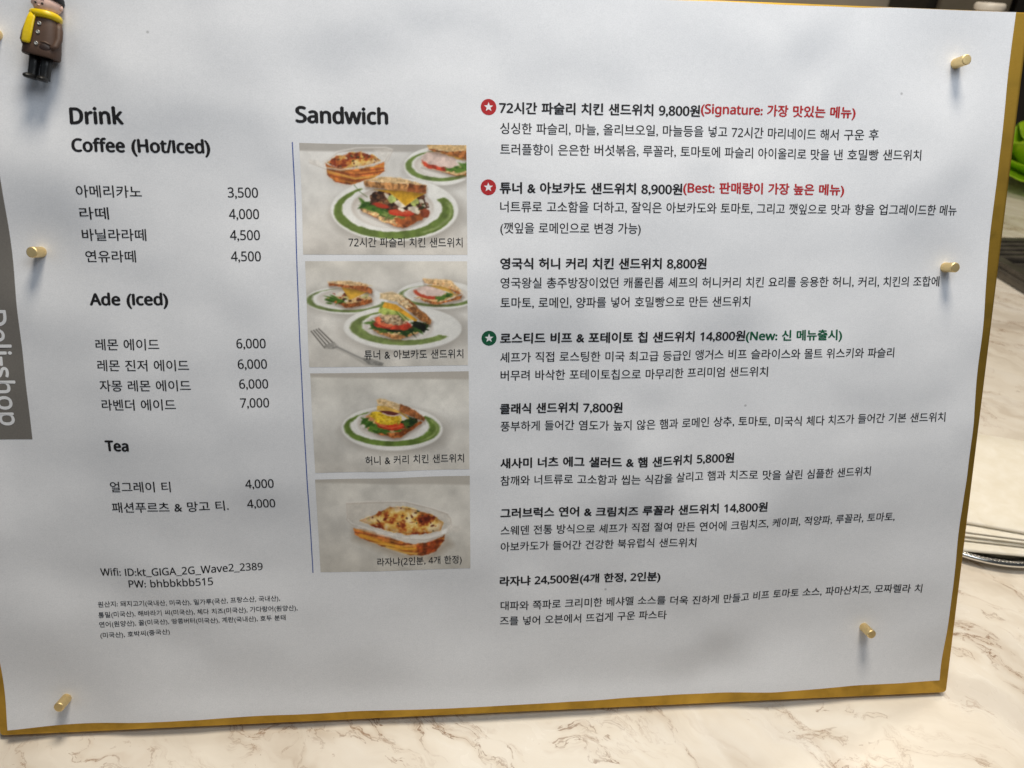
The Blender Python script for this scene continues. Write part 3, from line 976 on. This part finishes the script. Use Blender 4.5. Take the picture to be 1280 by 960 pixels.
# turn all the lettering into print lying on the sheet
bpy.context.view_layer.update()
dg = bpy.context.evaluated_depsgraph_get()
report = []
for t, name, s, x0, y, x1, size, weight, m_, parent, turn in TEXTS:
    te = t.evaluated_get(dg)
    tm = te.to_mesh()
    nv = len(tm.vertices)
    co = np.empty(nv * 3)
    tm.vertices.foreach_get('co', co)
    co = co.reshape(-1, 3)[:, :2]
    fcs = [tuple(pp.vertices) for pp in tm.polygons]
    te.to_mesh_clear()
    xmin, xmax = co[:, 0].min(), co[:, 0].max()
    k = abs(x1 - x0) / (xmax - xmin)
    report.append((s[:14], round(k, 2), size))
    loc = np.c_[(co[:, 0] - xmin) * k, co[:, 1] * size]
    if not turn:
        n0, n1, ddy, kk = settle(x0, y, x1, y)
        loc[:, 0] *= (n1 - n0) / (x1 - x0)
        loc[:, 1] *= kk
        x0, x1 = n0, n1
        y += ddy
    if turn:
        xy = np.c_[y + loc[:, 1], x0 - loc[:, 0]]
    else:
        xy = np.c_[x0 + loc[:, 0], y + loc[:, 1]]
    if weight:
        r = (0.044 if name == 'heading' else 0.037) * size * weight
        offs = [(0, 0), (r, 0), (-r, 0), (0, r * 0.7), (0, -r * 0.7)]
    else:
        offs = [(0, 0), (0.013 * size, 0), (-0.013 * size, 0), (0, 0.012 * size)]
    V, F = [], []
    lift = 0.11 if parent is not None else 0.06
    for i, (dx, dy) in enumerate(offs):
        q = xy + np.array((dx, dy))
        z = relief(q[:, 0], q[:, 1]) + lift + 0.006 * i
        V.append(np.c_[q, z])
        F += [tuple(a + i * nv for a in f) for f in fcs]
    me = bpy.data.meshes.new(name)
    me.from_pydata((np.concatenate(V) * MM).tolist(), [], F)
    link(name, me, m_, parent if parent is not None else sheet, False)
for t in TEXTS:
    cu = t[0].data
    bpy.data.objects.remove(t[0])
    bpy.data.curves.remove(cu)
print('TEXTFIT', report)

# ---------------------------------------------------------------- brass pins
bm = bmesh.new()
R0, LN = 0.00205, 0.0072
prof = [(0, 0), (R0 * 0.97, 0), (R0, 0.0002), (R0, LN - 0.0003), (R0 - 0.0003, LN), (R0 - 0.0007, LN + 0.00002), (0, LN + 0.00002)]
lathe(bm, prof, 28)
pin0 = None
labels = ['brass pin on the sheet right of the signature sandwich line, nearest the top edge',
          'brass pin at the end of the honey curry chicken sandwich description',
          'brass pin below the lasagna description near the bottom right corner',
          'brass pin in the bottom left corner below the origin notes',
          'brass pin left of the latte names beside the grey band',
          'brass pin beside the small figure in the brown coat']
for (px, py, _), lb in zip(PINS, labels):
    if pin0 is None:
        pin0 = from_bm('brass_pin', bm, BRASS_PIN, None, True, 35)
        q = pin0
    else:
        q = pin0.copy()
        COL.objects.link(q)
    q.matrix_world = M_PAPER @ Matrix.Translation((px * MM, py * MM, float(relief(px, py)) * MM - 0.0001)) @ Matrix.Rotation(random.uniform(-0.03, 0.03), 4, 'X')
    tag(q, lb, 'pin', 'brass pins holding the sheet')

# ---------------------------------------------------------------- little figure
COAT = plastic('brown_vinyl', srgb(80, 58, 45), 0.58)
YEL = plastic('yellow_vinyl', srgb(228, 196, 12), 0.35)
BLK = plastic('black_vinyl', srgb(9, 9, 10), 0.48)
SKIN = plastic('skin_vinyl', srgb(236, 198, 182), 0.5)
SILV = mat('silver_paint', srgb(190, 190, 186), 0.35, 0.7)
HOLLOW_SHADE = plastic('pocket_hollow_shade', srgb(44, 26, 20), 0.5)  # coat brown darkened to stand for shade in the pocket hollow

FIG = M_PAPER @ Matrix.Translation((-0.1685, 0.2640, float(relief(-168.5, 265)) * MM + 0.0002)) @ Matrix.Rotation(math.radians(-12.5), 4, 'Z') @ Matrix.Diagonal((0.82, 0.77, 0.80, 1))
fig = empty('toy_figure', FIG)
tag(fig, 'small toy figure in brown coat, yellow scarf and black hat stuck on the sheet', 'toy figure')
ZC = 0.0058            # depth of the body's middle over the sheet


def mmrings(rs, e=2.6):
    return [superring(cx * MM, cy * MM, ZC + dz * MM, rx * MM, rz * MM, e) for cx, cy, dz, rx, rz in rs]


# legs and shoes
for s in (-1, 1):
    bm = bmesh.new()
    loft(bm, mmrings([(s * 2.5, -1.8, 0, 2.1, 2.4), (s * 2.5, -0.8, 0, 1.95, 2.2), (s * 2.5, 4, 0, 2.05, 2.2), (s * 2.5, 10.2, 0, 2.2, 2.3)]))
    leg = from_bm('leg', bm, BLK, fig)
    bm = bmesh.new()
    bmesh.ops.create_uvsphere(bm, u_segments=24, v_segments=14, radius=1.0)
    bmesh.ops.transform(bm, matrix=Matrix.Translation((s * 2.5 * MM, -1.75 * MM, ZC + 1.9 * MM)) @ Matrix.Rotation(s * 0.25, 4, 'Y') @ Matrix.Diagonal((2.35 * MM, 1.55 * MM, 3.9 * MM, 1)), verts=bm.verts)
    for v in bm.verts:
        v.co.y = max(v.co.y, -0.0027)
    from_bm('shoe', bm, BLK, leg)
# coat
bm = bmesh.new()
loft(bm, mmrings([(0, 8.3, 0, 6.6, 4.6), (0, 8.0, 0, 7.2, 5.2), (0, 8.6, 0, 7.55, 5.5), (0, 12, 0, 7.45, 5.4), (0, 17, 0, 7.0, 5.1), (0, 21, 0, 6.4, 4.8), (0, 24, 0, 5.7, 4.4), (0, 26.2, 0, 4.6, 3.9), (0, 27.2, 0, 3.4, 3.1)]))
coat = from_bm('coat', bm, COAT, fig)
for s in (-1, 1):
    bm = bmesh.new()
    tube(bm, [(s * 5.2 * MM, 24.4 * MM, ZC), (s * 6.2 * MM, 21.5 * MM, ZC + 0.6 * MM), (s * 6.9 * MM, 17.5 * MM, ZC + 1.3 * MM), (s * 6.7 * MM, 14.0 * MM, ZC + 2.5 * MM), (s * 5.4 * MM, 12.2 * MM, ZC + 3.9 * MM)],
         [1.5 * MM, 1.7 * MM, 1.6 * MM, 1.5 * MM, 1.2 * MM], 16)
    from_bm('sleeve', bm, COAT, coat)
bm = bmesh.new()
tube(bm, [((3.4 + dx) * MM, (14.6 - 0.28 * abs(dx + 0.4)) * MM, ZC + (5.25 - 0.16 * (3.4 + dx - 1.0)) * MM) for dx in (-2.0, -1.0, 0, 1.0, 2.0)], [0.2 * MM, 0.45 * MM, 0.55 * MM, 0.45 * MM, 0.2 * MM], 10)
from_bm('pocket_flap', bm, COAT, coat)
bm = bmesh.new()
bmesh.ops.create_uvsphere(bm, u_segments=22, v_segments=12, radius=1.0)
bmesh.ops.transform(bm, matrix=Matrix.Translation((3.3 * MM, 12.2 * MM, ZC + 4.75 * MM)) @ Matrix.Rotation(0.25, 4, 'Y') @ Matrix.Diagonal((2.2 * MM, 1.9 * MM, 0.55 * MM, 1)), verts=bm.verts)
from_bm('pocket', bm, HOLLOW_SHADE, coat)
for cy, z in ((22.2, 4.75), (18.3, 5.05), (13.2, 5.4)):
    bm = bmesh.new()
    lathe(bm, [(0, 0.0), (0.00078, 0.0), (0.00086, 0.0003), (0.00062, 0.00044), (0.0005, 0.0003), (0, 0.00028)], 20, Matrix.Translation((0, cy * MM, ZC + z * MM)))
    from_bm('button', bm, SILV, coat)
# scarf
bm = bmesh.new()
n_ = 40
pts = []
for k in range(n_):
    t = 2 * math.pi * k / n_
    pts.append((5.2 * math.cos(t) * MM, (26.8 + 0.35 * math.sin(2 * t) - 0.25 * math.cos(t)) * MM, ZC + 4.5 * math.sin(t) * MM))
rings = []
for k in range(n_):
    t = 2 * math.pi * k / n_
    c = Vector(pts[k])
    rd = Vector((math.cos(t), 0, math.sin(t)))
    rings.append([tuple(c + (1.45 * math.cos(2 * math.pi * j / 14) * rd + 1.75 * math.sin(2 * math.pi * j / 14) * Vector((0, 1, 0))) * MM) for j in range(14)])
rings.append(rings[0])
loft(bm, rings, False)
bmesh.ops.remove_doubles(bm, verts=bm.verts, dist=1e-7)
scarf = from_bm('scarf', bm, YEL, fig)
bm = bmesh.new()
spine = [(-3.3, 26.2, 4.3), (-3.5, 24.0, 5.0), (-3.7, 21.0, 5.5), (-3.9, 17.5, 5.75), (-4.1, 13.2, 5.9), (-4.1, 12.4, 5.9)]
loft(bm, [[((x + 1.75 * f * math.copysign(abs(math.cos(t)) ** 0.6, math.cos(t))) * MM, y * MM, ZC + (z + 0.6 * f * math.copysign(abs(math.sin(t)) ** 0.8, math.sin(t))) * MM) for t in [2 * math.pi * j / 20 for j in range(20)]]
          for (x, y, z), f in zip(spine, (0.8, 0.95, 1.05, 1.12, 1.08, 0.8))])
from_bm('scarf_tail', bm, YEL, scarf)
# head, face, hat
bm = bmesh.new()
bmesh.ops.create_uvsphere(bm, u_segments=36, v_segments=22, radius=1.0)
bmesh.ops.transform(bm, matrix=Matrix.Translation((0, 32.2 * MM, ZC + 0.3 * MM)) @ Matrix.Diagonal((6.0 * MM, 5.4 * MM, 5.4 * MM, 1)), verts=bm.verts)
head = from_bm('head', bm, SKIN, fig)


def on_head(x, y, out=0.0):
    k = 1 - (x / 6.0) ** 2 - ((y - 32.2) / 5.4) ** 2
    return Vector((x * MM, y * MM, ZC + (0.3 + 5.4 * math.sqrt(max(k, 0.02)) + out) * MM))


for s in (-1, 1):
    bm = bmesh.new()
    bmesh.ops.create_uvsphere(bm, u_segments=14, v_segments=8, radius=1.0)
    bmesh.ops.transform(bm, matrix=Matrix.Translation(on_head(s * 1.45 - 0.9, 30.9)) @ Matrix.Diagonal((0.52 * MM, 0.52 * MM, 0.35 * MM, 1)), verts=bm.verts)
    from_bm('eye', bm, BLK, head)
    bm = bmesh.new()
    tube(bm, [on_head(s * 1.45 - 0.9 + dx, 32.2 + 0.35 * (1 - (dx / 0.6) ** 2), 0.02) for dx in (-0.6, -0.3, 0, 0.3, 0.6)], 0.14 * MM, 8)
    from_bm('eyebrow', bm, BLK, head)
    bm = bmesh.new()
    bmesh.ops.create_uvsphere(bm, u_segments=14, v_segments=10, radius=1.0)
    bmesh.ops.transform(bm, matrix=Matrix.Translation((s * 5.95 * MM, 31.6 * MM, ZC + 0.3 * MM)) @ Matrix.Diagonal((0.7 * MM, 1.2 * MM, 0.9 * MM, 1)), verts=bm.verts)
    from_bm('ear', bm, SKIN, head)
bm = bmesh.new()
bmesh.ops.create_uvsphere(bm, u_segments=14, v_segments=10, radius=1.0)
bmesh.ops.transform(bm, matrix=Matrix.Translation(on_head(-0.9, 30.0)) @ Matrix.Diagonal((0.5 * MM, 0.4 * MM, 0.5 * MM, 1)), verts=bm.verts)
from_bm('nose', bm, SKIN, head)
bm = bmesh.new()
loft(bm, [[(x, y + 0.10 * (z - ZC) - 0.06 * x, z) for x, y, z in ring] for ring in
          mmrings([(0, 33.6, 0, 5.9, 5.3), (0, 33.4, 0, 6.4, 5.8), (0, 34.4, 0, 6.6, 6.0), (0, 36.2, 0, 6.2, 5.6), (0, 38.2, 0, 4.6, 4.2), (0, 39.2, 0, 2.0, 1.9)], 2.1)])
from_bm('hat', bm, BLK, fig)

# ---------------------------------------------------------------- silver tray with paper napkins
SILVER = mat('polished_silver', (0.72, 0.71, 0.68, 1), 0.16, 1.0)
nt, N, L, p = nodes(SILVER)
n = noise(nt, 120.0, 4.0, 0.6, 0.0, coord(nt))
L.new(ramp(nt, n.outputs[0], [(0.3, (0.12,) * 3 + (1,)), (0.7, (0.26,) * 3 + (1,))]).outputs[0], p.inputs['Roughness'])
TC = (0.313, 0.141)
TR = 0.062
tray = empty('silver_tray', Matrix.Translation((TC[0], TC[1], 0)))
tag(tray, 'round silver tray with beaded rim on the counter holding the napkins', 'tray')
bm = bmesh.new()
lathe(bm, [(0, 0.0005), (TR * 0.80, 0.0005), (TR * 0.86, 0.0012), (TR * 0.95, 0.0034), (TR * 1.0, 0.0040), (TR * 1.018, 0.0052), (TR * 1.012, 0.0066), (TR * 0.985, 0.0074), (TR * 0.95, 0.0060), (TR * 0.86, 0.0026), (TR * 0.80, 0.0018), (0, 0.0018)], 72)
from_bm('dish', bm, SILVER, tray)
bm = bmesh.new()
for k in range(180):
    a = 2 * math.pi * k / 180
    bmesh.ops.create_icosphere(bm, subdivisions=1, radius=0.0008, matrix=Matrix.Translation((TR * 0.985 * math.cos(a), TR * 0.985 * math.sin(a), 0.0072)))
from_bm('beaded_rim', bm, SILVER, tray)

NAP = mat('cream_tissue', srgb(238, 228, 204), 0.85, 0.0, 0.2)
nt, N, L, p = nodes(NAP)
n = noise(nt, 90.0, 4.0, 0.6, 0.4, coord(nt))
L.new(ramp(nt, n.outputs[0], [(0.3, srgb(236, 229, 212)), (0.7, srgb(246, 241, 229))]).outputs[0], p.inputs['Base Color'])
n2 = noise(nt, 1200.0, 3.0, 0.6, 0.0, coord(nt))
L.new(bump(nt, n2.outputs[0], 0.25, 0.0003).outputs[0], p.inputs['Normal'])


def napkin(w, d, r, th, seed):
    rg = random.Random(seed)
    bm = bmesh.new()
    out = []
    for cx, cy, a0 in ((w / 2 - r, d / 2 - r, 0), (-w / 2 + r, d / 2 - r, 90), (-w / 2 + r, -d / 2 + r, 180), (w / 2 - r, -d / 2 + r, 270)):
        for k in range(7):
            a = math.radians(a0 + 15 * k)
            out.append((cx + r * math.cos(a), cy + r * math.sin(a)))
    lay = []
    for sc_, z in ((0.985, 0), (1.0, th * 0.3), (1.0, th * 0.7), (0.985, th), (0.6, th * 1.15), (0.2, th * 1.1)):
        lay.append([(x * sc_, y * sc_, z + (0.0006 * math.sin(17 * x / w + seed) * math.sin(9 * y / d + seed) if 0.3 < sc_ else 0)) for x, y in out])
    loft(bm, lay)
    return bm


z = 0.0066
naps = ['lowest cream paper napkin lying on the silver tray', 'cream paper napkin second from the bottom of the stack on the tray',
        'cream paper napkin in the middle of the stack on the tray', 'cream paper napkin just under the topmost one on the tray',
        'topmost cream paper napkin of the stack on the silver tray']
for i, lb in enumerate(naps):
    th = (0.0024, 0.0016, 0.0016, 0.0016, 0.0024)[i]
    q = from_bm('paper_napkin', napkin(0.160, 0.108, 0.016, th, i + 2), NAP, None, True, 50)
    q.location = (0.345 + (0.002, -0.001, 0.001, -0.002, 0.0)[i], 0.138 + (-0.004, 0.001, 0.0, 0.001, 0.002)[i], z)
    q.rotation_euler = (0, 0, math.radians((-10, -12, -13, -14, -19)[i]))
    tag(q, lb, 'napkin', 'napkins stacked on the tray')
    z += th + 0.0008

# ---------------------------------------------------------------- dark slotted grill tray
DARK = mat('dark_enamel', srgb(58, 56, 52), 0.38, 0.3)
nt, N, L, p = nodes(DARK)
n = noise(nt, 40.0, 4.0, 0.6, 0.0, coord(nt))
L.new(ramp(nt, n.outputs[0], [(0.3, srgb(74, 70, 64)), (0.7, srgb(104, 99, 90))]).outputs[0], p.inputs['Base Color'])
SLOT = mat('slot_black', srgb(18, 17, 16), 0.6)
GX0, GX1, GY0, GY1 = 0.597, 0.92, 0.34, 0.625
grill = empty('drip_tray', Matrix.Translation(((GX0 + GX1) / 2, (GY0 + GY1) / 2, 0)))
tag(grill, 'dark grey metal drip tray with raised bars on the marble counter', 'drip tray')
W2, D2 = (GX1 - GX0) / 2, (GY1 - GY0) / 2
bm = bmesh.new()
box(bm, (-W2, -D2, 0.0), (W2, D2, 0.010))
bevel(bm, 0.003, 3)
from_bm('base', bm, DARK, grill, True, 40)
bm = bmesh.new()
for lo, hi in (((-W2 + 0.004, -D2 + 0.004, 0.0095), (-W2 + 0.016, D2 - 0.004, 0.0165)), ((W2 - 0.016, -D2 + 0.004, 0.0095), (W2 - 0.004, D2 - 0.004, 0.0165)),
               ((-W2 + 0.0165, D2 - 0.016, 0.0095), (W2 - 0.0165, D2 - 0.004, 0.0160)), ((-W2 + 0.0165, -D2 + 0.004, 0.0095), (W2 - 0.0165, -D2 + 0.016, 0.0160))):
    box(bm, lo, hi)
from_bm('raised_rim', bm, DARK, grill, False)
bm = bmesh.new()
box(bm, (-W2 + 0.017, D2 - 0.075, 0.0098), (W2 - 0.017, D2 - 0.017, 0.0108))
from_bm('slot_bed', bm, SLOT, grill, False)
bm = bmesh.new()
box(bm, (-W2 + 0.018, -0.004, 0.0), (W2 - 0.018, 0.004, 0.005))
bevel(bm, 0.0012, 2)
bar0 = from_bm('bar', bm, DARK, grill, True, 40)
bar0.location = (0, D2 - 0.024, 0.0105)
for k in range(1, 4):
    b_ = bar0.copy()
    COL.objects.link(b_)
    b_.location = (0, D2 - 0.024 - 0.0145 * k, 0.0105)

# ---------------------------------------------------------------- leafy plant
LEAF = mat('fresh_leaf', srgb(104, 150, 20), 0.35)
nt, N, L, p = nodes(LEAF)
n = noise(nt, 25.0, 4.0, 0.6, 0.3, coord(nt))
L.new(ramp(nt, n.outputs[0], [(0.3, srgb(136, 188, 8)), (0.7, srgb(192, 228, 52))]).outputs[0], p.inputs['Base Color'])
p.inputs['Subsurface Weight'].default_value = 0.1
p.inputs['Subsurface Radius'].default_value = (0.004, 0.006, 0.001)
plant = empty('lettuce_head', Matrix.Translation((0.930, 0.895, 0)))
tag(plant, 'bright green lettuce lying on the counter before the black cabinet', 'lettuce')
rg = random.Random(5)
for k in range(10):
    a = 2 * math.pi * k / 10 + rg.uniform(-0.15, 0.15)
    tier = k % 3
    ln = (0.105, 0.095, 0.085)[tier]
    wd = (0.066, 0.060, 0.052)[tier]
    rise = (0.25, 0.75, 1.25)[tier]
    bm = bmesh.new()
    grid = []
    for i in range(13):
        t = i / 12
        row = []
        half = wd * (0.35 + 1.0 * math.sin(math.pi * min(1, 0.08 + 0.86 * t)) ** 0.8)
        for j in range(-6, 7):
            w = j / 6
            x = ln * t * math.cos(rise * (1 - 0.45 * t))
            zz = 0.006 + ln * t * math.sin(rise * (1 - 0.2 * t)) * 0.95 + abs(w) ** 2 * half * 0.45 + 0.004 * math.sin(9 * t + 5 * w + k) * abs(w)
            row.append(bm.verts.new((x, half * w, max(0.002, zz))))
        grid.append(row)
    for i in range(12):
        for j in range(12):
            bm.faces.new((grid[i][j], grid[i + 1][j], grid[i + 1][j + 1], grid[i][j + 1]))
    bmesh.ops.rotate(bm, verts=bm.verts, cent=(0, 0, 0), matrix=Matrix.Rotation(a, 3, 'Z'))
    lf = from_bm('leaf', bm, LEAF, plant)
    so = lf.modifiers.new('thickness', 'SOLIDIFY')
    so.thickness = 0.0012

# ---------------------------------------------------------------- ceramic bottle
CER = mat('white_ceramic', srgb(222, 214, 202), 0.4)
nt, N, L, p = nodes(CER)
n = noise(nt, 80.0, 4.0, 0.6, 0.0, coord(nt))
L.new(ramp(nt, n.outputs[0], [(0.3, srgb(212, 203, 190)), (0.7, srgb(228, 221, 210))]).outputs[0], p.inputs['Base Color'])
bm = bmesh.new()
lathe(bm, [(0, 0), (0.034, 0), (0.037, 0.004), (0.038, 0.10), (0.036, 0.16), (0.026, 0.195), (0.0135, 0.222), (0.0115, 0.240), (0.0115, 0.2640), (0.0142, 0.2650), (0.0148, 0.2675), (0.0142, 0.2700), (0.0128, 0.2712), (0.0098, 0.2712), (0.0090, 0.2640), (0.0090, 0.230), (0, 0.229)], 40)
bottle = from_bm('ceramic_bottle', bm, CER, None, True, 50)
bottle.location = (0.534, 0.60, 0)
tag(bottle, 'off-white ceramic bottle with thick lip standing behind the menu board', 'bottle')

# ---------------------------------------------------------------- dark cabinet at the back
GREYD = mat('grey_door_paint', srgb(104, 97, 86), 0.45)
nt, N, L, p = nodes(GREYD)
n = noise(nt, 9.0, 4.0, 0.6, 0.0, coord(nt))
L.new(ramp(nt, n.outputs[0], [(0.3, srgb(92, 86, 76)), (0.7, srgb(116, 108, 96))]).outputs[0], p.inputs['Base Color'])
CAB = mat('black_lacquer', srgb(24, 21, 19), 0.35)
nt, N, L, p = nodes(CAB)
n = noise(nt, 18.0, 4.0, 0.6, 0.0, coord(nt))
L.new(ramp(nt, n.outputs[0], [(0.3, srgb(18, 16, 15)), (0.7, srgb(34, 30, 26))]).outputs[0], p.inputs['Base Color'])
cab = empty('dark_cabinet', Matrix.Translation((1.35, 1.22, 0)))
tag(cab, 'tall black cabinet standing on the counter against the beige wall', 'cabinet')
bm = bmesh.new()
box(bm, (-0.545, -0.055, 0.0), (0.95, 0.075, 1.0))
bevel(bm, 0.004, 2)
from_bm('body', bm, CAB, cab, True, 40)
for x0, x1 in ((-0.53, -0.405), (-0.395, 0.20), (0.21, 0.93)):
    bm = bmesh.new()
    box(bm, (x0, -0.070, 0.02), (x1, -0.0555, 0.98))
    bevel(bm, 0.003, 2)
    dr = from_bm('door', bm, GREYD if x0 < -0.5 else CAB, cab, True, 40)
    if x0 < -0.5:
        dr['label'] = 'narrow grey door of the black cabinet'
    bm = bmesh.new()
    tube(bm, [(x1 - 0.02, -0.085, 0.42), (x1 - 0.02, -0.085, 0.58)], 0.005, 12)
    tube(bm, [(x1 - 0.02, -0.071, 0.44), (x1 - 0.02, -0.085, 0.44)], 0.003, 8)
    tube(bm, [(x1 - 0.02, -0.071, 0.56), (x1 - 0.02, -0.085, 0.56)], 0.003, 8)
    from_bm('handle', bm, SILVER, dr)

# everything that stands on the counter is set down to its level
for o in list(COL.objects):
    if o.parent is None and o.type in {'MESH', 'EMPTY'} and o.name.split('.')[0] in (
            'counter_top', 'back_wall', 'silver_tray', 'paper_napkin', 'drip_tray', 'lettuce_head', 'ceramic_bottle', 'dark_cabinet'):
        o.location.z += Z0
